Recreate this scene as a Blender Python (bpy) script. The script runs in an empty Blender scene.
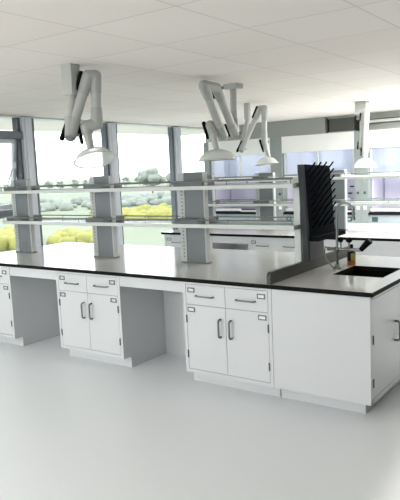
import bpy, bmesh, math, random
from mathutils import Vector, Matrix
random.seed(7)
SC = bpy.context.scene
COL = SC.collection
PI = math.pi

# ------------------------------------------------------------------ materials
def new_mat(name):
    m = bpy.data.materials.new(name); m.use_nodes = True
    return m, m.node_tree.nodes, m.node_tree.links, m.node_tree.nodes['Principled BSDF']

def pbr(name, col, rough=0.5, metal=0.0, spec=0.5, noise=0.0, nscale=8.0):
    m, N, L, b = new_mat(name)
    b.inputs['Base Color'].default_value = (*col, 1)
    b.inputs['Roughness'].default_value = rough
    b.inputs['Metallic'].default_value = metal
    b.inputs['Specular IOR Level'].default_value = spec
    if noise:
        tc = N.new('ShaderNodeTexCoord'); nz = N.new('ShaderNodeTexNoise')
        nz.inputs['Scale'].default_value = nscale; nz.inputs['Detail'].default_value = 4
        L.new(tc.outputs['Object'], nz.inputs['Vector'])
        mx = N.new('ShaderNodeMix'); mx.data_type = 'RGBA'
        mx.inputs[6].default_value = (*[c*(1-noise) for c in col], 1)
        mx.inputs[7].default_value = (*[min(1, c*(1+noise)) for c in col], 1)
        L.new(nz.outputs['Fac'], mx.inputs[0]); L.new(mx.outputs[2], b.inputs['Base Color'])
    return m

def glassy(name, tint, clear, rough=0.02, body=None, bodyfac=0.0):
    """thin clear sheet: transparent with a fresnel gloss, optionally a milky body"""
    m = bpy.data.materials.new(name); m.use_nodes = True
    N, L = m.node_tree.nodes, m.node_tree.links
    N.remove(N['Principled BSDF']); out = N['Material Output']
    tr = N.new('ShaderNodeBsdfTransparent'); tr.inputs[0].default_value = (*tint, 1)
    gl = N.new('ShaderNodeBsdfGlossy'); gl.inputs['Roughness'].default_value = rough
    lw = N.new('ShaderNodeLayerWeight'); lw.inputs[0].default_value = .5
    pw = N.new('ShaderNodeMath'); pw.operation = 'POWER'; pw.inputs[1].default_value = 4.0
    L.new(lw.outputs['Facing'], pw.inputs[0])
    f0 = ((clear-1)/(clear+1))**2
    ma = N.new('ShaderNodeMath'); ma.operation = 'MULTIPLY_ADD'; ma.inputs[1].default_value = .7; ma.inputs[2].default_value = f0
    L.new(pw.outputs[0], ma.inputs[0])
    mx = N.new('ShaderNodeMixShader'); L.new(ma.outputs[0], mx.inputs[0])
    src = tr.outputs[0]
    if body:
        df = N.new('ShaderNodeMixShader'); d1 = N.new('ShaderNodeBsdfDiffuse'); d2 = N.new('ShaderNodeBsdfTranslucent')
        d1.inputs[0].default_value = (*body, 1); d2.inputs[0].default_value = (*body, 1)
        L.new(d1.outputs[0], df.inputs[1]); L.new(d2.outputs[0], df.inputs[2])
        m2 = N.new('ShaderNodeMixShader'); m2.inputs[0].default_value = bodyfac
        L.new(tr.outputs[0], m2.inputs[1]); L.new(df.outputs[0], m2.inputs[2]); src = m2.outputs[0]
    L.new(src, mx.inputs[1]); L.new(gl.outputs[0], mx.inputs[2]); L.new(mx.outputs[0], out.inputs[0])
    return m

M = {}
M['steel'] = pbr('white_powder_coat', (.66, .675, .685), .38, noise=.015, nscale=3)
M['pull'] = pbr('grey_pull_metal', (.22, .23, .24), .35, .7)
M['hinge'] = pbr('dark_hinge_metal', (.10, .11, .115), .45, .5)
M['holder'] = pbr('label_holder_metal', (.16, .17, .17), .4, .4)
M['card'] = pbr('blank_card', (.82, .83, .81), .7)
M['epoxy'] = pbr('grey_resin_face', (.53, .53, .51), .125, spec=.6, noise=.03, nscale=40)
M['curb'] = pbr('dark_grey_resin', (.05, .053, .05), .35, spec=.4)
M['epoxy_edge'] = pbr('black_resin_core', (.006, .0065, .007), .7, spec=.12)
M['sinkblack'] = pbr('black_polypropylene', (.004, .0045, .0045), .8, spec=.08)
M['colgrey'] = pbr('grey_column_paint', (.19, .21, .225), .5, noise=.03)
M['slotwhite'] = pbr('pale_slotted_channel', (.52, .54, .54), .45)
M['slot'] = pbr('slot_shadow_gap', (.2, .21, .21), .7)
M['bracket'] = pbr('dark_grey_bracket', (.15, .165, .168), .5)
M['aluwhite'] = pbr('white_shelf_edge', (.68, .70, .69), .4)
M['rail'] = pbr('grey_guard_rail', (.22, .24, .24), .35, .6)
M['board'] = pbr('black_rack_board', (.0035, .006, .011), .8, spec=.08)
M['rackgrey'] = pbr('slate_rack_side', (.035, .042, .045), .6, spec=.3)
M['rackplate'] = pbr('grey_rack_plate', (.13, .145, .145), .5)
M['black'] = pbr('black_plastic', (.005, .006, .007), .7, spec=.08)
M['chrome'] = pbr('brushed_chrome', (.26, .28, .28), .3, .85)
M['armgrey'] = pbr('light_grey_arm_tube', (.50, .51, .49), .42)
M['armjoint'] = pbr('grey_arm_joint', (.44, .455, .44), .45)
M['amber'] = pbr('dark_amber_bottle', (.028, .012, .008), .25)
M['orange'] = pbr('orange_band', (.55, .17, .03), .5)
M['yellow'] = pbr('yellow_label', (.50, .42, .10), .6)
M['wallpaint'] = pbr('grey_green_wall_paint', (.42, .445, .41), .7, noise=.03)
M['soffitdark'] = pbr('dark_duct_metal', (.13, .13, .12), .6)
M['slate'] = pbr('bounce_cutting_slate', (.13, .135, .135), .8, noise=.02)  # dark tone chosen to cut bounce from the added right wall
M['white'] = pbr('white_wall_paint', (.76, .77, .76), .7, noise=.01)
M['framedark'] = pbr('dark_window_frame', (.13, .145, .165), .4, .3)
M['mullion'] = pbr('silver_mullion', (.62, .65, .70), .4, .15)
M['post'] = pbr('grey_hood_post', (.23, .26, .255), .5)
M['hoodwhite'] = pbr('white_hood_panel', (.75, .76, .735), .45)
M['liner'] = pbr('lavender_hood_liner', (.60, .58, .70), .5)
M['hoodapron'] = pbr('blue_grey_apron', (.30, .34, .365), .5)
M['socket'] = pbr('dark_green_socket', (.03, .07, .065), .5)
M['glass'] = glassy('window_glass', (.96, .98, .98), 1.35)
M['shelfglass'] = glassy('shelf_glass', (.80, .86, .85), 1.45, .05, (.6, .68, .66), .25)
M['sashglass'] = glassy('sash_glass', (.86, .91, .95), 1.6, .03, (.80, .86, .93), .3)
M['dome'] = glassy('clear_dome_plastic', (.93, .94, .92), 1.5, .12, (.88, .89, .87), .42)
M['rim'] = pbr('dome_rim_plastic', (.55, .55, .53), .35)
M['bark'] = pbr('pale_bark', (.16, .13, .10), .9)
M['leafA'] = pbr('hazed_leaf_green', (.19, .22, .165), .9, noise=.25, nscale=1.2)  # leaf tone paled, distance haze is put into the colour
M['leafB'] = pbr('hazed_leaf_blue_green', (.21, .235, .205), .9, noise=.2, nscale=1.0)  # haze put into this colour too, shared with the scrub
M['yellowbush'] = pbr('yellow_blossom', (.25, .245, .065), .9, noise=.3, nscale=1.5)

def floor_mat():
    m, N, L, b = new_mat('light_grey_vinyl_floor')
    tc = N.new('ShaderNodeTexCoord')
    n1 = N.new('ShaderNodeTexNoise'); n1.inputs['Scale'].default_value = 160; n1.inputs['Detail'].default_value = 3
    n2 = N.new('ShaderNodeTexNoise'); n2.inputs['Scale'].default_value = .7; n2.inputs['Detail'].default_value = 3
    L.new(tc.outputs['Object'], n1.inputs['Vector']); L.new(tc.outputs['Object'], n2.inputs['Vector'])
    a = N.new('ShaderNodeMix'); a.data_type = 'RGBA'
    a.inputs[6].default_value = (.80, .83, .85, 1); a.inputs[7].default_value = (.84, .87, .89, 1)
    av = N.new('ShaderNodeMath'); av.operation = 'MULTIPLY_ADD'; av.inputs[1].default_value = .35
    L.new(n1.outputs['Fac'], av.inputs[0]); 
    s2 = N.new('ShaderNodeMath'); s2.operation = 'MULTIPLY'; s2.inputs[1].default_value = .65
    L.new(n2.outputs['Fac'], s2.inputs[0]); L.new(s2.outputs[0], av.inputs[2])
    L.new(av.outputs[0], a.inputs[0]); L.new(a.outputs[2], b.inputs['Base Color'])
    b.inputs['Roughness'].default_value = .36; b.inputs['Specular IOR Level'].default_value = .4
    return m
M['floor'] = floor_mat()

def ceiling_mat():
    """square mineral tiles: seams on a 0.625 x 0.647 m grid, each tile a hair different"""
    m, N, L, b = new_mat('ceiling_tiles')
    tc = N.new('ShaderNodeTexCoord'); sp = N.new('ShaderNodeSeparateXYZ'); L.new(tc.outputs['Object'], sp.inputs[0])
    def math_(op, a, v=None, c=None):
        n = N.new('ShaderNodeMath'); n.operation = op
        for i, q in enumerate((a, v, c)):
            if q is None: continue
            if isinstance(q, (int, float)): n.inputs[i].default_value = q
            else: L.new(q, n.inputs[i])
        return n.outputs[0]
    cells, seams = [], []
    for ax, off, pitch in (('X', -1.0582, .6254), ('Y', -1.3209, .6467)):
        t = math_('DIVIDE', math_('SUBTRACT', sp.outputs[ax], off), pitch)
        cells.append(math_('FLOOR', t))
        f = math_('FRACT', t)
        d = math_('MINIMUM', f, math_('SUBTRACT', 1.0, f))
        seams.append(math_('LESS_THAN', d, .009))
    seam = math_('MAXIMUM', seams[0], seams[1])
    cb = N.new('ShaderNodeCombineXYZ'); L.new(cells[0], cb.inputs[0]); L.new(cells[1], cb.inputs[1])
    wn = N.new('ShaderNodeTexWhiteNoise'); L.new(cb.outputs[0], wn.inputs['Vector'])
    r = N.new('ShaderNodeMix'); r.data_type = 'RGBA'
    r.inputs[6].default_value = (.865, .80, .745, 1); r.inputs[7].default_value = (.89, .835, .785, 1)
    L.new(wn.outputs['Value'], r.inputs[0])
    s = N.new('ShaderNodeMix'); s.data_type = 'RGBA'; s.inputs[7].default_value = (.70, .68, .635, 1)
    L.new(seam, s.inputs[0]); L.new(r.outputs[2], s.inputs[6]); L.new(s.outputs[2], b.inputs['Base Color'])
    b.inputs['Roughness'].default_value = .85; b.inputs['Specular IOR Level'].default_value = .2
    return m
M['ceiling'] = ceiling_mat()

def meadow_mat():
    m, N, L, b = new_mat('pale_meadow')
    tc = N.new('ShaderNodeTexCoord')
    n1 = N.new('ShaderNodeTexNoise'); n1.inputs['Scale'].default_value = .06; n1.inputs['Detail'].default_value = 6
    n2 = N.new('ShaderNodeTexNoise'); n2.inputs['Scale'].default_value = .03; n2.inputs['Detail'].default_value = 5
    L.new(tc.outputs['Object'], n1.inputs['Vector']); L.new(tc.outputs['Object'], n2.inputs['Vector'])
    cr = N.new('ShaderNodeValToRGB')
    cr.color_ramp.elements[0].position = .35; cr.color_ramp.elements[0].color = (.155, .185, .125, 1)
    cr.color_ramp.elements[1].position = .68; cr.color_ramp.elements[1].color = (.205, .225, .175, 1)
    L.new(n1.outputs['Fac'], cr.inputs[0])
    rr = N.new('ShaderNodeValToRGB'); rr.color_ramp.elements[0].position = .56; rr.color_ramp.elements[1].position = .66
    L.new(n2.outputs['Fac'], rr.inputs[0])
    mx = N.new('ShaderNodeMix'); mx.data_type = 'RGBA'; mx.inputs[7].default_value = (.22, .225, .10, 1)
    L.new(rr.outputs[0], mx.inputs[0]); L.new(cr.outputs[0], mx.inputs[6]); L.new(mx.outputs[2], b.inputs['Base Color'])
    b.inputs['Roughness'].default_value = .95
    return m
M['meadow'] = meadow_mat()

# ------------------------------------------------------------------ mesh helpers
class MB:
    """collects shapes in one bmesh; build() links them as ONE mesh object"""
    def __init__(self): self.bm = bmesh.new()
    def box(self, x0, x1, y0, y1, z0, z1, bev=0.0, seg=2):
        b = bmesh.new()
        vs = [b.verts.new((x, y, z)) for x in (x0, x1) for y in (y0, y1) for z in (z0, z1)]
        for f in ((0, 1, 3, 2), (4, 6, 7, 5), (0, 4, 5, 1), (2, 3, 7, 6), (0, 2, 6, 4), (1, 5, 7, 3)):
            b.faces.new([vs[i] for i in f])
        if bev: bmesh.ops.bevel(b, geom=b.edges[:], offset=bev, segments=seg, affect='EDGES', profile=.6)
        return self._merge(b)
    def _merge(self, b, mat=None):
        if mat is not None: b.transform(mat)
        bmesh.ops.recalc_face_normals(b, faces=b.faces[:])
        me = bpy.data.meshes.new('tmp'); b.to_mesh(me); b.free()
        self.bm.from_mesh(me); bpy.data.meshes.remove(me)
        return self
    def prism(self, pts, lo, hi, axis='x'):
        """closed outline extruded along an axis; pts are the other two coordinates in order"""
        b = bmesh.new()
        def mk(p, t): return {'x': (t, p[0], p[1]), 'y': (p[0], t, p[1]), 'z': (p[0], p[1], t)}[axis]
        A = [b.verts.new(mk(p, lo)) for p in pts]; B = [b.verts.new(mk(p, hi)) for p in pts]
        n = len(pts)
        b.faces.new(A); b.faces.new(B[::-1])
        for i in range(n): b.faces.new((A[i], B[i], B[(i+1) % n], A[(i+1) % n]))
        bmesh.ops.recalc_face_normals(b, faces=b.faces[:])
        return self._merge(b)
    def cyl(self, a, c, r, r2=None, seg=20, caps=True):
        a, c = Vector(a), Vector(c); d = c - a
        b = bmesh.new()
        bmesh.ops.create_cone(b, cap_ends=caps, segments=seg, radius1=r, radius2=r if r2 is None else r2, depth=d.length)
        q = Vector((0, 0, 1)).rotation_difference(d.normalized()).to_matrix().to_4x4()
        return self._merge(b, Matrix.Translation((a + c) / 2) @ q)
    def ball(self, c, r, sc=(1, 1, 1), sub=3):
        b = bmesh.new(); bmesh.ops.create_icosphere(b, subdivisions=sub, radius=r)
        return self._merge(b, Matrix.Translation(c) @ Matrix.Diagonal((*sc, 1)))
    def lathe(self, prof, seg=40, mat=None):
        b = bmesh.new(); rows = []
        for r, z in prof:
            rows.append([b.verts.new((r*math.cos(2*PI*k/seg), r*math.sin(2*PI*k/seg), z)) for k in range(seg)])
        for i in range(len(rows)-1):
            for k in range(seg):
                b.faces.new((rows[i][k], rows[i][(k+1) % seg], rows[i+1][(k+1) % seg], rows[i+1][k]))
        if prof[0][0] > 1e-4 and False: pass
        return self._merge(b, mat)
    def tube(self, pts, r, seg=10):
        """round tube along a polyline"""
        pts = [Vector(p) for p in pts]; b = bmesh.new(); rows = []
        n = len(pts); up = None
        for i, p in enumerate(pts):
            t = (pts[min(i+1, n-1)] - pts[max(i-1, 0)]).normalized()
            if up is None:
                up = Vector((0, 0, 1)) if abs(t.z) < .9 else Vector((1, 0, 0))
            s = t.cross(up).normalized(); u = s.cross(t).normalized(); up = u
            rows.append([b.verts.new(p + r*(math.cos(2*PI*k/seg)*s + math.sin(2*PI*k/seg)*u)) for k in range(seg)])
        for i in range(n-1):
            for k in range(seg):
                b.faces.new((rows[i][k], rows[i][(k+1) % seg], rows[i+1][(k+1) % seg], rows[i+1][k]))
        b.faces.new(rows[0]); b.faces.new(rows[-1])
        bmesh.ops.recalc_face_normals(b, faces=b.faces[:])
        return self._merge(b)
    def build(self, name, mat, parent=None, smooth=False, xf=None, world=False):
        if xf is not None: self.bm.transform(xf)
        if world and parent is not None: self.bm.transform(Matrix.Translation(-parent.location))
        me = bpy.data.meshes.new(name); self.bm.to_mesh(me); self.bm.free()
        me.materials.append(mat)
        if smooth:
            for pl in me.polygons: pl.use_smooth = True
        me.validate()
        o = bpy.data.objects.new(name, me); COL.objects.link(o)
        if smooth == 'auto':
            for pl in me.polygons: pl.use_smooth = True
            try: me.set_sharp_from_angle(angle=math.radians(35))
            except Exception: pass
        if parent: o.parent = parent
        return o

def thing(name, label, cat, loc=(0, 0, 0), rz=0.0, group=None):
    o = bpy.data.objects.new(name, None); o.empty_display_size = .1; COL.objects.link(o)
    o.location = loc; o.rotation_euler = (0, 0, rz)
    o['label'] = label; o['category'] = cat
    if group: o['group'] = group
    return o
def tag(o, label, cat, group=None, kind=None):
    o['label'] = label; o['category'] = cat
    if group: o['group'] = group
    if kind: o['kind'] = kind
    return o
def struct(o): o['kind'] = 'structure'; return o
def dup(root, loc, label, group=None, rz=None):
    r = root.copy(); COL.objects.link(r); r.location = loc; r['label'] = label
    if group: r['group'] = group
    if rz is not None: r.rotation_euler = (0, 0, rz)
    for ch in list(root.children):
        c = ch.copy(); COL.objects.link(c); c.parent = r
        for g in ch.children:
            d = g.copy(); COL.objects.link(d); d.parent = c
    return r

# ------------------------------------------------------------------ room shell
ZC = 2.427
struct(MB().box(-7, 3.15, -8.2, 7.5, -.12, 0).build('floor', M['floor']))
struct(MB().box(-7, 3.15, -8.2, 7.5, ZC, ZC+.15).build('ceiling', M['ceiling']))
struct(MB().box(-5.5, 3.15, 6.55, 6.75, 0, ZC).build('wall_back', M['wallpaint']))
struct(MB().box(2.95, 3.15, -8, 6.55, 0, ZC).build('blocking_wall_right', M['slate']))  # unseen wall, added dark and close to hold back light from the right
struct(MB().box(-2.7, 3.15, -8.2, -8.0, 0, ZC).build('blocking_wall_front', M['white']))  # unseen solid wall, added to close off part of the front daylight
struct(MB().box(-5.3, 2.95, 6.535, 6.55, 0, .09).build('baseboard_back', M['aluwhite']))
# soffit panel closing the gap between hood tops and ceiling
struct(MB().box(-5.36, -2.95, 5.98, 6.10, 2.15, ZC).box(-2.40, 2.95, 5.98, 6.10, 2.335, ZC).build('trim_1', M['wallpaint']))
struct(MB().box(-2.30, 2.95, 5.90, 5.98, 2.27, 2.315, .008).build('trim_2', M['aluwhite']))
struct(MB().box(-2.30, 2.95, 6.00, 6.12, 2.15, 2.26, .004).build('trim_3', M['wallpaint']))

# left window wall, turned a little against the benches: u = into the room, s = along the wall
WL = Matrix.Translation((-4.87, 0, 0)) @ Matrix.Rotation(math.atan(.074), 4, 'Z')
S0, S1 = -7.6, 6.75
struct(MB().box(-.22, 0, S0, S1, 0, .32).build('wall_left', M['white'], xf=WL))
struct(MB().box(-.26, .02, S0, S1, .32, .35, .004).build('trim_4', M['aluwhite'], xf=WL))      # sill
struct(MB().box(-.22, .0, S0, S1, 2.405, ZC).build('trim_5', M['aluwhite'], xf=WL))            # head
mull = [-6.98, -5.29, -3.60, -1.91, -.22, 1.47, 3.16, 4.93, 6.62]
n = 6
for s in mull:
    b = MB().box(-.10, .045, s-.075, s+.075, .35, 2.405, .004)
    b.box(.045, .055, s-.045, s+.045, .35, 2.405)
    struct(b.build('trim_%d' % n, M['mullion'], xf=WL)); n += 1
for i in range(len(mull)-1):
    a, c = mull[i]+.075, mull[i+1]-.075
    fr = MB()
    fr.box(-.09, -.005, a, a+.085, .35, 2.405, .003).box(-.09, -.005, c-.05, c, .35, 2.405, .003)
    fr.box(-.09, -.005, a, c, .35, .40, .003)
    lab = i == 4
    if lab:
        fr.box(-.09, .03, a, c, 2.14, 2.235, .004).box(-.09, .03, a, c, 1.185, 1.275, .004)
    w = struct(fr.build('window_%d' % (i+1), M['framedark'], xf=WL))
    w.parent = None
    if lab:
        p_ = MB().box(-.05, -.042, a+.085, c-.05, .40, 1.185).box(-.05, -.042, a+.085, c-.05, 2.235, 2.404)
        p_.build('pane', M['glass'], w, xf=WL)
        # the middle light is an outward-tilting vent held by a stay
        hinge = WL @ Matrix.Translation((-.05, 0, 2.14)) @ Matrix.Rotation(math.radians(7), 4, 'Y') @ Matrix.Translation((.05, 0, -2.14))
        sa = MB()
        sa.box(-.08, -.03, a+.085, a+.125, 1.275, 2.14, .003).box(-.08, -.03, c-.10, c-.05, 1.275, 2.14, .003)
        sa.box(-.08, -.03, a+.085, c-.05, 1.275, 1.33, .003).box(-.08, -.03, a+.085, c-.05, 2.09, 2.14, .003)
        so = sa.build('vent_sash', M['mullion'], w, xf=hinge)
        MB().box(-.058, -.05, a+.12, c-.095, 1.33, 2.09).build('vent_pane', M['glass'], so, xf=hinge)
        st = MB().tube([(-.02, c-.12, 2.05), (-.05, c-.13, 1.80), (-.13, c-.16, 1.60)], .010)
        st.box(-.06, -.02, c-.15, c-.10, 1.78, 1.86, .005)
        st.build('stay', M['mullion'], w, xf=WL)
    else:
        MB().box(-.05, -.042, a+.085, c-.05, .40, 2.404).build('pane', M['glass'], w, xf=WL)

# ------------------------------------------------------------------ base cabinets
W2 = .776
H_BODY = .82
def carcass(w, d):
    """box body with a recessed toe kick and a front face frame"""
    b = MB()
    b.prism([(.02, .10), (.02, H_BODY), (d, H_BODY), (d, 0), (.095, 0), (.095, .10)], 0, w, 'x')
    return b
def holder(parent, x0, x1, y, z0, z1):
    t = .008
    h = MB()
    h.box(x0, x1, y-.005, y, z0, z0+t).box(x0, x1, y-.005, y, z1-t, z1)
    h.box(x0, x0+t, y-.005, y, z0+t, z1-t).box(x1-t, x1, y-.005, y, z0+t, z1-t)
    ho = h.build('label_holder', M['holder'], parent)
    MB().box(x0+t, x1-t, y-.003, y, z0+t, z1-t).build('card', M['card'], ho)
def bow(a, c, out, r=.0055, n=6):
    """bow handle between two feet a and c, standing out by vector out"""
    a, c, out = Vector(a), Vector(c), Vector(out)
    k = (c - a).normalized() * out.length * .7
    pts = [a, a + out*.55]
    for i in range(n+1):
        th = i/n*PI/2
        pts.append(a + out*(.55+.45*math.sin(th)) + k*(1-math.cos(th))*.8)
    pts2 = [c, c + out*.55]
    for i in range(n+1):
        th = i/n*PI/2
        pts2.append(c + out*(.55+.45*math.sin(th)) - k*(1-math.cos(th))*.8)
    return pts + pts2[::-1]

def double_cabinet(name, label, loc, group, rz=0.0, depth=1.46):
    t = thing(name, label, 'cabinet', loc, rz, group)
    w = W2
    b = carcass(w, depth)
    s, g = .026, .003
    b.box(0, s, 0, .02, .10, H_BODY).box(w-s, w, 0, .02, .10, H_BODY)
    b.box(s, w-s, 0, .02, .798+g, H_BODY).box(s, w-s, 0, .02, .10, .131-g)
    b.build('body', M['steel'], t)
    mid = w/2
    for k, (x0, x1) in enumerate(((s+g, mid-g/2), (mid+g/2, w-s-g))):
        dr = MB().box(x0, x1, .0005, .0195, .643, .798, .002).build('drawer', M['steel'], t)
        cx = (x0+x1)/2
        MB().tube(bow((cx-.078, 0, .716), (cx+.078, 0, .716), (0, -.03, 0)), .006).build('pull', M['pull'], dr, smooth=True)
        l0 = x0+.020 if k == 0 else x1-.020-.064
        holder(dr, l0, l0+.064, .0005, .738, .775)
        do = MB().box(x0, x1, .0005, .0195, .131, .640, .002).build('door', M['steel'], t)
        hx = mid-.047 if k == 0 else mid+.047
        MB().tube(bow((hx, 0, .418), (hx, 0, .552), (0, -.034, 0)), .008).build('pull', M['pull'], do, smooth=True)
        l0 = x0+.014 if k == 0 else x1-.014-.066
        holder(do, l0, l0+.066, .0005, .585, .622)
        hg = x0-.005 if k == 0 else x1-.005
        for z0 in (.498, .219):
            hh = MB().box(hg, hg+.010, -.007, .006, z0, z0+.060, .002)
            hh.build('hinge', M['hinge'], do)
    return t
G1 = 'two-door base cabinets of the front bench'
cab = double_cabinet('base_cabinet', 'white two-drawer two-door base cabinet beside the plain end panel, nearest of the front bench', (-1.488, 0, 0), G1)
dup(cab, (-2.926, 0, 0), 'white two-drawer two-door base cabinet standing between the two open kneeholes of the front bench', G1)
dup(cab, (-4.364, 0, 0), 'white base cabinet cut off by the left picture edge, on the front bench', G1)

# sink cabinet: plain front, two doors on the right-hand end
t = thing('sink_cabinet', 'white sink base cabinet with plain front panel and doors on its right end', 'cabinet', (-.712, 0, 0))
b = MB()
b.box(.003, .712, 0, .02, .10, H_BODY, .0015)
b.box(.0, .02, .02, 1.46, .10, H_BODY).box(.02, .692, 1.44, 1.46, .10, H_BODY).box(.02, .692, .02, 1.44, .10, .12)
b.box(.692, .712, .02, .04, .10, H_BODY).box(.692, .712, .02, 1.46, .796, H_BODY).box(.692, .712, .02, 1.46, .10, .130)
b.box(.692, .712, 1.12, 1.46, .13, .796).box(.68, .692, .02, 1.44, .12, H_BODY)
b.box(.008, .640, .095, 1.40, 0, .10)
b.build('body', M['steel'], t)
for y0, y1, hy in ((.043, .572, .478), (.576, 1.117, .633)):
    do = MB().box(.6925, .7115, y0, y1, .133, .793, .002).build('door', M['steel'], t)
    MB().tube(bow((.712, hy, .42), (.712, hy, .555), (.036, 0, 0)), .008).build('pull', M['pull'], do, smooth=True)
    hy0 = y0-.004 if hy > (y0+y1)/2 else y1-.006
    for z0 in (.497, .208):
        MB().box(.704, .719, hy0, hy0+.010, z0, z0+.060, .002).build('hinge', M['hinge'], do)

# kneeholes: apron under the top and a panel at the back
def kneehole(x0, x1, label, y=0.0, back=.57):
    t = thing('kneehole_panel', label, 'panel', (x0, y, 0), 0, 'kneehole infill panels')
    w = x1-x0
    MB().box(.001, w-.001, .003, .022, .730, H_BODY, .002).build('apron', M['steel'], t)
    MB().box(.001, w-.001, back, back+.02, 0, H_BODY).build('back_panel', M['steel'], t)
    return t
kneehole(-2.150, -1.488, 'white apron rail and back panel of the open kneehole left of the nearest front cabinet')
kneehole(-3.588, -2.926, 'white apron rail and back panel of the open kneehole nearest the left picture edge')

# ------------------------------------------------------------------ worktops
def top_with_hole(b, x0, x1, y0, y1, hx0, hx1, hy0, hy1, z0, z1):
    xs, ys = [x0, hx0, hx1, x1], [y0, hy0, hy1, y1]
    m = bmesh.new(); V = {}
    for k, z in enumerate((z0, z1)):
        for i, x in enumerate(xs):
            for j, y in enumerate(ys): V[i, j, k] = m.verts.new((x, y, z))
    for i in range(3):
        for j in range(3):
            if (i, j) == (1, 1): continue
            m.faces.new((V[i, j, 1], V[i+1, j, 1], V[i+1, j+1, 1], V[i, j+1, 1]))
            m.faces.new((V[i, j, 0], V[i, j+1, 0], V[i+1, j+1, 0], V[i+1, j, 0]))
    for i in range(3):
        m.faces.new((V[i, 0, 0], V[i+1, 0, 0], V[i+1, 0, 1], V[i, 0, 1]))
        m.faces.new((V[i+1, 3, 0], V[i, 3, 0], V[i, 3, 1], V[i+1, 3, 1]))
        m.faces.new((V[0, i+1, 0], V[0, i, 0], V[0, i, 1], V[0, i+1, 1]))
        m.faces.new((V[3, i, 0], V[3, i+1, 0], V[3, i+1, 1], V[3, i, 1]))
    m.faces.new((V[1, 1, 0], V[1, 1, 1], V[2, 1, 1], V[2, 1, 0])); m.faces.new((V[2, 2, 0], V[2, 2, 1], V[1, 2, 1], V[1, 2, 0]))
    m.faces.new((V[1, 2, 0], V[1, 2, 1], V[1, 1, 1], V[1, 1, 0])); m.faces.new((V[2, 1, 0], V[2, 1, 1], V[2, 2, 1], V[2, 2, 0]))
    b._merge(m)
def worktop(name, label, b, mat_edges=True):
    o = b.build(name, M['epoxy'])
    o.data.materials.append(M['epoxy_edge'])
    for pl in o.data.polygons:
        if abs(pl.normal.z) < .5: pl.material_index = 1
    return tag(o, label, 'worktop')
HX0, HX1, HY0, HY1 = -.475, -.095, .51, .945
b = MB(); top_with_hole(b, -4.40, .02, -.02, 1.49, HX0, HX1, HY0, HY1, .82, .85)
worktop('worktop', 'long black-edged resin worktop of the front bench with a sink cut into its right end', b)

# sink bowl hung under the cut-out
b = MB()
zb = .60
b.box(HX0-.006, HX0, HY0-.006, HY1+.006, zb, .8195).box(HX1, HX1+.006, HY0-.006, HY1+.006, zb, .8195)
b.box(HX0, HX1, HY0-.006, HY0, zb, .8195).box(HX0, HX1, HY1, HY1+.006, zb, .8195).box(HX0-.006, HX1+.006, HY0-.006, HY1+.006, zb-.006, zb)
o = b.build('sink', M['sinkblack']); tag(o, 'black rectangular undermount sink sunk in the right end of the front worktop', 'sink')
b = MB().cyl((-.285, .73, zb), (-.285, .73, zb+.006), .04); b.build('drain', M['chrome'], o, smooth='auto')

# splash curb across the bench
pts = [(0.0, .85)]
for k in range(7):
    th = PI - k/6*PI/2; pts.append((.035+.035*math.cos(th), .90+.035*math.sin(th)))
pts += [(1.47, .935), (1.47, .85)]
pts = [(y-.015, z) for y, z in pts]
o = MB().prism(pts, -.735, -.705, 'x').build('splash_curb', M['curb'])
tag(o, 'low dark splash curb with rounded front corner crossing the front worktop beside the sink', 'curb')

# ------------------------------------------------------------------ reagent racks
def rack(label, x0, x1, yc, cols, ztop, zl, zu, endpost=None):
    t = thing('reagent_rack', label, 'rack', ((x0+x1)/2, yc, .85))
    for c in cols:
        co = MB().box(c, c+.20, yc-.025, yc+.025, .85, ztop, .003).build('column', M['colgrey'], t, world=True)
        for sx, cw in ((c-.062, .062), (c+.20, .018)):
            ch = MB().box(sx, sx+cw, yc-.030, yc+.020, .85, ztop-.004, .003).build('side_channel', M['slotwhite'], co)
            ch.location = -t.location
            if cw < .03: continue
            s = MB()
            for k in range(int((ztop-.95)/.032)):
                z = .90 + k*.032
                s.box(sx+.026, sx+.040, yc-.0312, yc-.0300, z, z+.013)
            so = s.build('slot_row', M['slot'], ch)
        s = MB()
        for i in range(5):
            for j in range(3):
                s.box(c+.055+i*.02, c+.065+i*.02, yc-.0262, yc-.025, .90+j*.025, .915+j*.025)
        v = s.build('vent_grille', M['slot'], co); v.location = -t.location
        s = MB().box(c-.066, c+.222, yc-.034, yc+.034, .85, .862, .002)
        v = s.build('foot_plate', M['bracket'], co); v.location = -t.location
        for z in (zl, zu):
            br = MB().box(c-.03, c+.208, yc-.145, yc-.031, z, z+.046, .003).box(c-.03, c+.208, yc+.031, yc+.145, z, z+.046, .003)
            v = br.build('bracket', M['bracket'], co); v.location = -t.location
    for z in (zl, zu):
        e = MB()
        for y0, y1 in ((yc-.17, yc-.150), (yc+.150, yc+.17)): e.box(x0, x1, y0, y1, z-.028, z+.004, .003)
        for xe in (x0, x1-.02): e.box(xe, xe+.02, yc-.15, yc+.15, z-.028, z+.004)
        sh = e.build('shelf', M['aluwhite'], t, world=True)
        # glass in two strips, front and back of the columns
        gl = MB().box(x0+.02, x1-.02, yc-.150, yc-.033, z-.012, z-.004).box(x0+.02, x1-.02, yc+.033, yc+.150, z-.012, z-.004)
        go = gl.build('glass_panel', M['shelfglass'], sh); go.location = -t.location
        r = MB()
        for yy in (yc-.160, yc+.160):
            r.tube([(x0+.01, yy, z+.040), (x1-.01, yy, z+.040)], .0055, 8)
            k = int((x1-x0)/.55)
            for q in range(k+1):
                xx = x0+.02+(x1-x0-.04)*q/k
                r.cyl((xx, yy, z), (xx, yy, z+.040), .004, seg=8)
        ro = r.build('guard_rail', M['rail'], sh); ro.location = -t.location
    if endpost:
        p_ = MB().box(endpost, endpost+.055, yc-.045, yc+.035, .85, zu+.05, .004)
        p_.build('end_post', M['aluwhite'], t, world=True)
    return t
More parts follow.
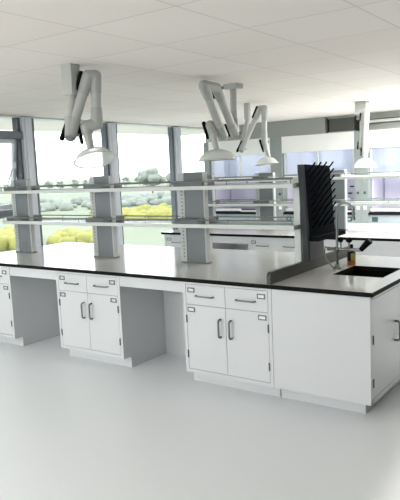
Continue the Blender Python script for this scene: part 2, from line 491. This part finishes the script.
rack('two-tier reagent rack with grey columns and pale shelves standing on the front bench', -4.27, -.765, .645,
     [-4.195, -2.985, -1.89], 1.645, 1.205, 1.525, endpost=-.825)

# ------------------------------------------------------------------ drying rack (peg board)
t = thing('drying_rack', 'tall black glassware drying rack with angled pegs standing on the splash curb', 'rack', (-.69, .535, .9345))
lean = Matrix.Translation((0, 0, .165)) @ Matrix.Rotation(math.radians(-3.2), 4, 'Y') @ Matrix.Translation((0, 0, -.165))
Y0, Y1 = .03, .52
b = MB().prism([(Y0, .165), (Y0, .735), (Y1-.02, .715), (Y1, .165)], -.016, .010, 'x')
b.build('board', M['board'], t, xf=lean)
b = MB().box(-.03, .014, -.005, .03, .165, .735, .003)
b.build('side_frame', M['rackgrey'], t, xf=lean)
b = MB().box(-.03, .014, -.005, .03, 0, .165, .002); b.build('upright', M['rackgrey'], t)
b = MB().box(-.012, .006, .03, .30, 0, .165, .002); b.build('mounting_plate', M['rackplate'], t)
b = MB().box(-.02, .085, .03, .56, .15, .158, .002).box(.075, .085, .03, .56, .158, .19, .002)
b.box(-.02, .075, .03, .04, .158, .19, .002).box(-.02, .075, .55, .56, .158, .19, .002)
b.build('drip_tray', M['board'], t)
for i in range(4):
    for j in range(9):
        y = Y0+.075+i*.105+(.0 if i < 3 else .02); z = .245+j*.054
        if y > Y1-.03: y = Y1-.03
        p0 = Vector((.008, y, z)); p1 = p0+Vector((.058, 0, .062))
        b = MB().tube([p0, p0.lerp(p1, .5), p1], .0065, 8).ball(p1, .0075, sub=1)
        b.build('peg', M['board'], t, xf=lean, smooth=True)

# ------------------------------------------------------------------ faucet and bottle
FX, FY = -.54, .76
t = thing('faucet', 'tall chrome gooseneck laboratory faucet with black knobs standing behind the sink', 'faucet', (FX, FY, .85))
b = MB().lathe([(0, 0), (.030, 0), (.030, .012), (.018, .025), (.016, .04)], 24); b.build('base', M['chrome'], t, smooth='auto')
pts = [(0, 0, .03), (0, 0, .15), (0, 0, .30), (0, 0, .445)]
R = .068
for k in range(1, 15):
    th = PI - k/14*PI*1.03; pts.append((R+R*math.cos(th), -.004*k/14, .445+R*1.05*math.sin(th)))
pts.append((pts[-1][0]+.002, -.004, .40))
b = MB().tube(pts, .0105, 14); g = b.build('gooseneck', M['chrome'], t, smooth=True)
b = MB().cyl((pts[-1][0], -.004, .385), (pts[-1][0], -.004, .41), .013, seg=14); b.build('outlet_tip', M['chrome'], g, smooth='auto')
b = MB().cyl((-.07, 0, .155), (.19, 0, .155), .013).ball((0, 0, .155), .024).ball((.09, 0, .155), .020).ball((-.07, 0, .155), .016)
b.build('valve_bar', M['chrome'], t, smooth='auto')
for x, z, s in ((.03, .215, .8), (.098, .215, 1.0)):
    b = MB().cyl((x, 0, .165), (x, 0, z), .008).build('valve_stem', M['chrome'], t, smooth='auto')
    k = MB().lathe([(0, z+.035), (.020*s, z+.033), (.026*s, z+.022), (.024*s, z+.004), (.012*s, z-.006), (0, z-.006)], 16,
                   Matrix.Translation((x, 0, 0)))
    k.build('knob', M['black'], b, smooth='auto')
b = MB().cyl((.19, 0, .155), (.255, 0, .225), .018, .027, 16).cyl((.255, 0, .225), (.262, 0, .232), .029, .027, 16)
b.build('nozzle', M['black'], t, smooth='auto')
hp = [(-.07, 0, .155), (-.10, .01, .17), (-.115, .02, .13), (-.09, -.01, .07), (-.04, -.01, .02), (-.03, 0, .006)]
b = MB().tube(hp, .006, 8); b.build('hose', M['chrome'], t, smooth=True)
t = thing('bottle', 'small dark amber bottle with yellow label and orange base beside the faucet', 'bottle', (-.515, .985, .85))
b = MB().lathe([(0, .03), (.033, .03), (.033, .10), (.014, .122), (.014, .14), (0, .14)], 24); b.build('body', M['amber'], t, smooth='auto')
b = MB().lathe([(0, 0), (.0335, 0), (.0335, .032), (0, .032)], 24); b.build('base_band', M['orange'], t, smooth='auto')
b = MB()
m = bmesh.new(); seg = 14; rows = []
for z in (.036, .095):
    rows.append([m.verts.new((.0342*math.cos(a), .0342*math.sin(a), z)) for a in [math.radians(-75+110*k/seg) for k in range(seg+1)]])
for k in range(seg): m.faces.new((rows[0][k], rows[0][k+1], rows[1][k+1], rows[1][k]))
b._merge(m); b.build('paper_label', M['yellow'], t, smooth=True)
b = MB().lathe([(0, .14), (.015, .14), (.015, .165), (0, .165)], 20); b.build('cap', M['black'], t, smooth='auto')

# ------------------------------------------------------------------ second bench
BY = 2.75
G2 = 'two-door base cabinets of the bench behind'
c2 = dup(cab, (-3.86, BY, 0), 'white base cabinet at the window end of the second bench', G2)
dup(cab, (-2.55, BY, 0), 'white base cabinet of the second bench right of its open kneehole', G2)
t = thing('base_cabinet', 'plain white base unit of the second bench standing behind the faucet and sink', 'cabinet', (-1.774, BY, 0))
carcass(1.374, 1.46).build('body', M['steel'], t)
MB().box(.002, 1.372, .0, .0198, .10, H_BODY, .002).build('front_panel', M['steel'], t)
k2 = kneehole(-3.084, -2.55, 'apron rail and shaded back panel of the kneehole in the second bench', BY)
b = MB().box(-3.90, -.36, BY-.02, BY+1.49, .82, .85)
worktop('worktop', 'black-edged resin worktop of the second bench behind the front one', b)
rack('two-tier reagent rack with grey columns on the second bench, behind the black peg board', -3.80, -.40, 3.43,
     [-3.70, -2.745, -1.765, -.65], 1.585, 1.185, 1.50)

# ------------------------------------------------------------------ extraction arms
def arm(label, mount, mount_box, path, dome_c, dome_R, dome_tilt, r, black=(), box_h=.2, side=(1, 0, 0), hs=1.0, neck_top=None):
    """path: points from the ceiling down: drop end / elbow, upper elbow in, upper elbow out, lower elbow, neck end"""
    t = thing('extraction_arm', label, 'extraction arm', (mount[0], mount[1], ZC))
    P = [Vector(q) for q in path]
    X0 = Vector(mount)
    bx, by = mount_box
    if box_h > .05:
        b = MB().box(mount[0]-bx, mount[0]+bx, mount[1]-by, mount[1]+by, ZC-box_h, ZC, .006)
    else:
        b = MB().box(mount[0]-bx, mount[0]+bx, mount[1]-by, mount[1]+by, ZC-box_h, ZC, .004)
    b.build('ceiling_mount', M['armgrey'], t, world=True)
    e1, u1, u2, e2, nk = P
    n1 = Vector(neck_top) if neck_top else e2
    MB().cyl((X0.x, X0.y, ZC-box_h), e1, r*.86, seg=24).build('drop_tube', M['armgrey'], t, smooth='auto', world=True)
    MB().cyl(e1, u1, r, seg=24).build('lower_link', M['armgrey'], t, smooth='auto', world=True)
    MB().cyl(u2, e2, r, seg=24).build('upper_link', M['armgrey'], t, smooth='auto', world=True)
    def joint(pa, A, pb, B, kname):
        """housing around the bend: sleeves on both tubes joined by rounded shells"""
        j = MB()
        for p0, d in ((pa, A), (pb, B)):
            d = (d - p0); L = min(.13, d.length*.35); d.normalize()
            j.cyl(p0, p0 + d*L, r*1.22, r*1.10, 24).ball(p0, r*1.22, sub=3)
        if (pa-pb).length > .01: j.cyl(pa, pb, r*1.2, seg=24)
        return j.build(kname, M['armjoint'], t, smooth='auto', world=True)
    j1 = joint(e1, X0 + Vector((0, 0, 0)), e1, u1, 'elbow')
    j2 = joint(u1, e1, u2, e2, 'elbow')
    j3 = joint(e2, u2, n1, nk, 'elbow')
    S = Vector(side).normalized()
    for j, p0, q in ((j1, e1, u1), (j2, u1, e1), (j3, n1, nk)):
        d = (q-p0).normalized()
        hc = p0 - S*r*1.45
        k = MB().cyl(hc - d*.02, hc + d*.11*hs, r*.50*hs, r*.34*hs, 14).ball(hc - d*.02, r*.52*hs, sub=2).ball(hc + d*.11*hs, r*.34*hs, sub=2)
        k.cyl(p0, hc, r*.4, seg=12)
        ko = k.build('lock_handle', M['black'], j, smooth='auto'); ko.location = -t.location
        k = MB().cyl(p0, p0 + S*r*1.75, r*.42, r*.34, 14)
        ko = k.build('pivot_knob', M['rail'], j, smooth='auto'); ko.location = -t.location
    MB().cyl(n1, nk, r*.98, r*.72, 24).build('neck', M['armgrey'], t, smooth='auto', world=True)
    C = Vector(dome_c); ax = (nk - C).normalized()
    tilt = (Vector(dome_tilt)).normalized()
    q = Vector((0, 0, 1)).rotation_difference(tilt).to_matrix().to_4x4()
    h = (nk - C).length
    R = dome_R
    prof = [(r*.66, h), (r*1.0, h*.99), (R*.45, h*.88), (R*.66, h*.70), (R*.82, h*.46), (R*.92, h*.2), (R, 0.0)]
    prof += [(R-.004, -.001), (R*.915, h*.19), (R*.81, h*.44), (R*.65, h*.68), (R*.44, h*.86), (r*.9, h*.96)]
    D = MB().lathe(prof, 48, Matrix.Translation(C) @ q).build('dome_hood', M['dome'], t, smooth=True, world=True)
    ring = [(R*math.cos(2*PI*k/48), R*math.sin(2*PI*k/48), 0) for k in range(49)]
    ro = MB().tube(ring, .0035, 8).build('rim', M['rim'], D, smooth=True, xf=Matrix.Translation(-t.location) @ Matrix.Translation(C) @ q)
    return t
SA = (.689, .725, 0)
arm('grey jointed extraction arm with tilted clear dome hanging at left above the front bench', (-1.906, -.615, ZC), (.050, .045),
    [(-1.925, -.640, 1.945), (-1.802, -.552, 2.345), (-1.772, -.512, 2.345), (-1.797, -.50, 2.020), (-1.833, -.54, 1.845)],
    (-1.818, -.522, 1.766), .150, (-.36, .16, 1.0), .036, box_h=.205, side=SA, neck_top=(-1.850, -.556, 2.000))
arm('grey extraction arm folded in a V with white dome, hanging left of the picture centre', (-1.716, 1.205, ZC), (.072, .06),
    [(-1.715, 1.201, 1.985), (-1.612, .770, 2.345), (-1.585, .545, 2.345), (-1.70, .985, 1.955), (-1.694, .865, 1.837)],
    (-1.693, .866, 1.741), .172, (.0, .0, 1.0), .037, box_h=.045, side=(.85, .53, 0), neck_top=(-1.742, .850, 2.045))
arm('slim grey extraction arm folded like a letter A, hanging right of the V-shaped one', (-2.547, 2.833, ZC), (.030, .030),
    [(-2.615, 2.785, 1.885), (-2.34, 2.785, 2.345), (-2.275, 2.772, 2.340), (-2.28, 2.756, 1.950), (-2.24, 2.783, 1.775)],
    (-2.262, 2.77, 1.694), .135, (-.1, 0, 1.0), .031, box_h=.19, side=(.858, .513, 0))
arm('grey extraction arm seen end-on with a clear dome, farthest right near the hoods', (-1.566, 4.026, ZC), (.075, .06),
    [(-1.575, 4.020, 1.860), (-1.50, 3.93, 2.250), (-1.47, 3.90, 2.250), (-1.515, 3.98, 1.815), (-1.521, 3.99, 1.715)],
    (-1.521, 3.99, 1.600), .150, (0, 0, 1.0), .034, box_h=.165, side=(.935, .355, 0), hs=.6)

# ------------------------------------------------------------------ fume hoods along the back wall
HYF = 5.75
def fume_hood(label, x):
    t = thing('fume_hood', label, 'fume hood', (x, HYF, 0), 0, 'fume hoods along the back wall')
    w = 1.505; pw = .112; d = .74
    MB().box(.0, w, .03, d, .08, .70, .003).box(.02, w-.02, .08, d, 0, .08).build('base_cabinet', M['hoodwhite'], t)
    a = MB().box(pw, w-pw, .02, d, .70, .835, .003).build('apron', M['hoodapron'], t)
    for sx in (pw+.05, w-pw-.15):
        s_ = MB().box(sx, sx+.095, .012, .02, .725, .80, .004).build('socket', M['socket'], a)
        MB().box(sx+.024, sx+.070, .009, .012, .745, .783).build('socket_face', M['hoodapron'], s_)
    MB().box(pw, w-pw, -.01, d, .835, .872, .004).build('work_surface', M['epoxy_edge'], t)
    for x0 in (0, w-pw):
        p_ = MB().box(x0, x0+pw, 0, .16, .70, 2.15, .004).build('post', M['post'], t)
        p_.data.materials[0] = M['post']
        s_ = MB().box(x0+.035, x0+.075, -.006, 0, 1.165, 1.205, .003).build('gas_outlet', M['socket'], p_)
        s_ = MB().box(x0+.030, x0+.082, -.004, 0, .92, .99, .003).build('switch_plate', M['hoodwhite'], p_)
    MB().box(pw, w-pw, 0.0, .03, 1.875, 2.15, .004).box(.0, w, .16, d, 2.05, 2.15).build('top_panel', M['hoodwhite'], t)
    # lining
    l = MB().box(pw, pw+.015, .16, d-.03, .872, 2.05).box(w-pw-.015, w-pw, .16, d-.03, .872, 2.05)
    l.box(pw, w-pw, d-.04, d-.03, .872, 2.05)
    ln = l.build('lining', M['liner'], t)
    bf = MB().box(pw+.03, .78, d-.075, d-.06, .98, 2.0, .003).box(.79, w-pw-.03, d-.075, d-.06, .98, 2.0, .003)
    bo = bf.build('baffle', M['liner'], t)
    s_ = MB()
    for i in range(2):
        for j in range(3):
            xx = .98+i*.15+j*.035; s_.box(xx, xx+.075, d-.079, d-.075, 1.02+j*.115, 1.045+j*.115)
    for xx, zz in ((.90, 1.34), (.84, .99)): s_.box(xx, xx+.04, d-.079, d-.075, zz, zz+.035)
    s_.build('slots', M['rackgrey'], bo)
    MB().box(pw+.01, .72, .05, .10, .885, .93, .004).box(.72, w-pw-.01, .05, .10, .872, .90, .004).build('airfoil', M['aluwhite'], t)
    sf = MB().box(pw+.01, w-pw-.01, .05, .075, 1.455, 1.50, .004)
    sf.box(pw+.01, pw+.045, .05, .075, 1.50, 1.90).box(w-pw-.045, w-pw-.01, .05, .075, 1.50, 1.90).box(.74, .765, .05, .075, 1.50, 1.90)
    so = sf.build('sash', M['aluwhite'], t)
    MB().box(pw+.045, w-pw-.045, .058, .064, 1.50, 1.90).build('sash_glass', M['sashglass'], so)
    return t
fh = fume_hood('white fume hood with black-edged sill behind the peg board, middle one of the row', -3.75)
dup(fh, (-5.255, HYF, 0), 'white fume hood beside the window wall, at the left end of the row')
dup(fh, (-2.245, HYF, 0), 'white fume hood behind the faucet, cut off by the right picture edge')
# exhaust duct above the middle hood
t = thing('exhaust_duct', 'dark exhaust duct box between the middle fume hood and the ceiling', 'duct', (-2.68, 6.0, 2.15))
MB().box(-.22, .22, .04, .40, 0, .25, .005).build('duct_body', M['soffitdark'], t)
MB().box(-.24, .24, .02, .42, .0, .03, .003).box(-.24, .24, .02, .42, .245, .277, .003).build('flange', M['wallpaint'], t)

# ------------------------------------------------------------------ outdoors, three metres below
GZ = -3.0
g = MB().box(-420, 30, -260, 420, GZ-.3, GZ).build('meadow', M['meadow']); struct(g)
def blob(c, r, sc, seed, sub=3, amp=.28):
    rr = random.Random(seed); b = bmesh.new(); bmesh.ops.create_icosphere(b, subdivisions=sub, radius=r)
    ph = [rr.uniform(0, 6.28) for _ in range(6)]; fr = 3.2/r
    for v in b.verts:
        p_ = v.co
        d = math.sin(p_.x*fr+ph[0])*math.sin(p_.y*fr+ph[1])+math.sin(p_.z*fr*1.3+ph[2])*.6+math.sin((p_.x+p_.z)*fr*2.1+ph[3])*.4+rr.uniform(-.25, .25)
        v.co = p_*(1+amp*.5*d)
    b.transform(Matrix.Translation(c) @ Matrix.Diagonal((*sc, 1)))
    return b
CAM = Vector((1.3762, -3.733, 1.6668))
def at(deg, dist):            # deg left of the +y axis, as walked out from the room
    a = math.radians(deg); return (CAM.x - math.sin(a)*dist, CAM.y + math.cos(a)*dist)
def tree(deg, dist, h, wd, mat, seed, label, group=None):
    x, y = at(deg, dist)
    t = thing('tree', label, 'tree', (x, y, GZ), 0, group)
    MB().cyl((0, 0, 0), (0, 0, h*.45), h*.03, h*.018, 8).build('trunk', M['bark'], t)
    b = MB(); rr = random.Random(seed)
    for k in range(22):
        a = rr.uniform(0, 6.28); q = math.sqrt(rr.random())*.36*wd; zz = rr.uniform(.30, .86)
        q *= 1.15 - abs(zz-.52)*1.3
        b._merge(blob((q*math.cos(a), q*math.sin(a), h*zz), wd*rr.uniform(.12, .22), (1, 1, .9), seed*40+k, 2, .4))
    b.build('crown', M[mat], t, smooth=True)
GT = 'hazy trees along the far edge of the meadow'
for k in range(20):
    deg = 35.5 + k*1.13 + random.uniform(-.2, .2)
    tree(deg, 200 + (k % 2)*16, random.uniform(3.4, 4.6)*(.8 if k > 8 else 1), random.uniform(2.6, 3.3), random.choice(['leafA', 'leafB']), 30+k,
         'hazy pale green tree in the distant row beyond the meadow', GT)
tree(39.8, 125, 5.6, 5.4, 'leafB', 3, 'large round pale tree rising above the far row, between the second and third window posts')
tree(37.6, 118, 4.6, 4.0, 'leafB', 5, 'smaller round tree right of the large pale one, left of the third window post')
def shrubs(name, label, spots, mat):
    b = MB()
    for i, (deg, dist, r) in enumerate(spots):
        x, y = at(deg, dist); b._merge(blob((x, y, GZ+r*.55), r, (1.25, 1.25, 1), 200+i, 2, .3))
    return tag(b.build(name, M[mat], smooth=True), label, 'shrubs', kind='stuff')
sp = []
for k in range(190): sp.append((36.2+random.uniform(0, 8.8), 57+random.uniform(0, 13), random.uniform(.25, .75)))
for k in range(90): sp.append((45+random.uniform(0, 4.0), 42+random.uniform(0, 6), random.uniform(.2, .5)))
for k in range(110): sp.append((51.0+random.uniform(0, 5.0), 42+random.uniform(0, 9), random.uniform(.2, .65)))
shrubs('yellow_blossom', 'band of bright yellow flowering bushes in the meadow outside the windows', sp, 'yellowbush')
sp = []
for k in range(240): sp.append((35.5+random.uniform(0, 22), random.uniform(84, 112), random.uniform(.3, .8)))
shrubs('green_scrub', 'scattered low grey-green scrub across the far meadow', sp, 'leafB')

# ------------------------------------------------------------------ daylight and added lamps
w = bpy.data.worlds.new('overcast'); SC.world = w; w.use_nodes = True
bg = w.node_tree.nodes['Background']
bg.inputs[0].default_value = (.95, .975, 1.0, 1); bg.inputs[1].default_value = 2.35

def area(name, loc, rot, sx, sy, power, col=(1, 1, 1)):
    l = bpy.data.lights.new(name, 'AREA'); l.shape = 'RECTANGLE'; l.size = sx; l.size_y = sy; l.energy = power; l.color = col
    o = bpy.data.objects.new(name, l); o.location = loc; o.rotation_euler = rot; COL.objects.link(o)
    return o

# added fill: one large light behind the camera and unseen lamps under the ceiling
area('front_daylight_fill', (-3.0, -7.8, 1.3), (PI/2, 0, 0), 5.0, 2.1, 20, (.97, .99, 1))  # added boost for the daylight on the bench fronts
for x, y, e in ((-4.0, -5.6, 48), (-1.6, -5.6, 52), (-.72, 3.7, 85), (-.45, 5.2, 75)):
    area('ceiling_fill_lamp', (x, y, ZC-.02), (0, 0, 0), .6, 1.2, e, (1, .98, .95))  # invented lamps out of view, brightening floor, worktops and hoods
for x in (-5.255, -3.75, -2.245):          # the lamp inside each fume hood
    area('fume_hood_lamp', (x+.75, HYF+.35, 2.03), (0, 0, 0), 1.1, .25, 2.2, (.97, .97, 1))

# ------------------------------------------------------------------ camera
cam = bpy.data.cameras.new('camera'); co = bpy.data.objects.new('camera', cam); COL.objects.link(co)
cam.sensor_fit = 'HORIZONTAL'; cam.sensor_width = 36.0; cam.lens = 619.1469/400*36.0
cam.clip_start = .05; cam.clip_end = 2000
X = Vector((.8147, .5781, -.0447)).normalized(); Z = Vector((.5786, -.8054, .1291)).normalized(); Yv = Z.cross(X).normalized(); X = Yv.cross(Z)
mw = Matrix((X, Yv, Z)).transposed().to_4x4(); mw.translation = CAM
co.matrix_world = mw
SC.camera = co
vs = SC.view_settings
vs.view_transform = 'Standard'; vs.look = 'None'; vs.exposure = 0.85; vs.gamma = 1.0; vs.use_curve_mapping = False
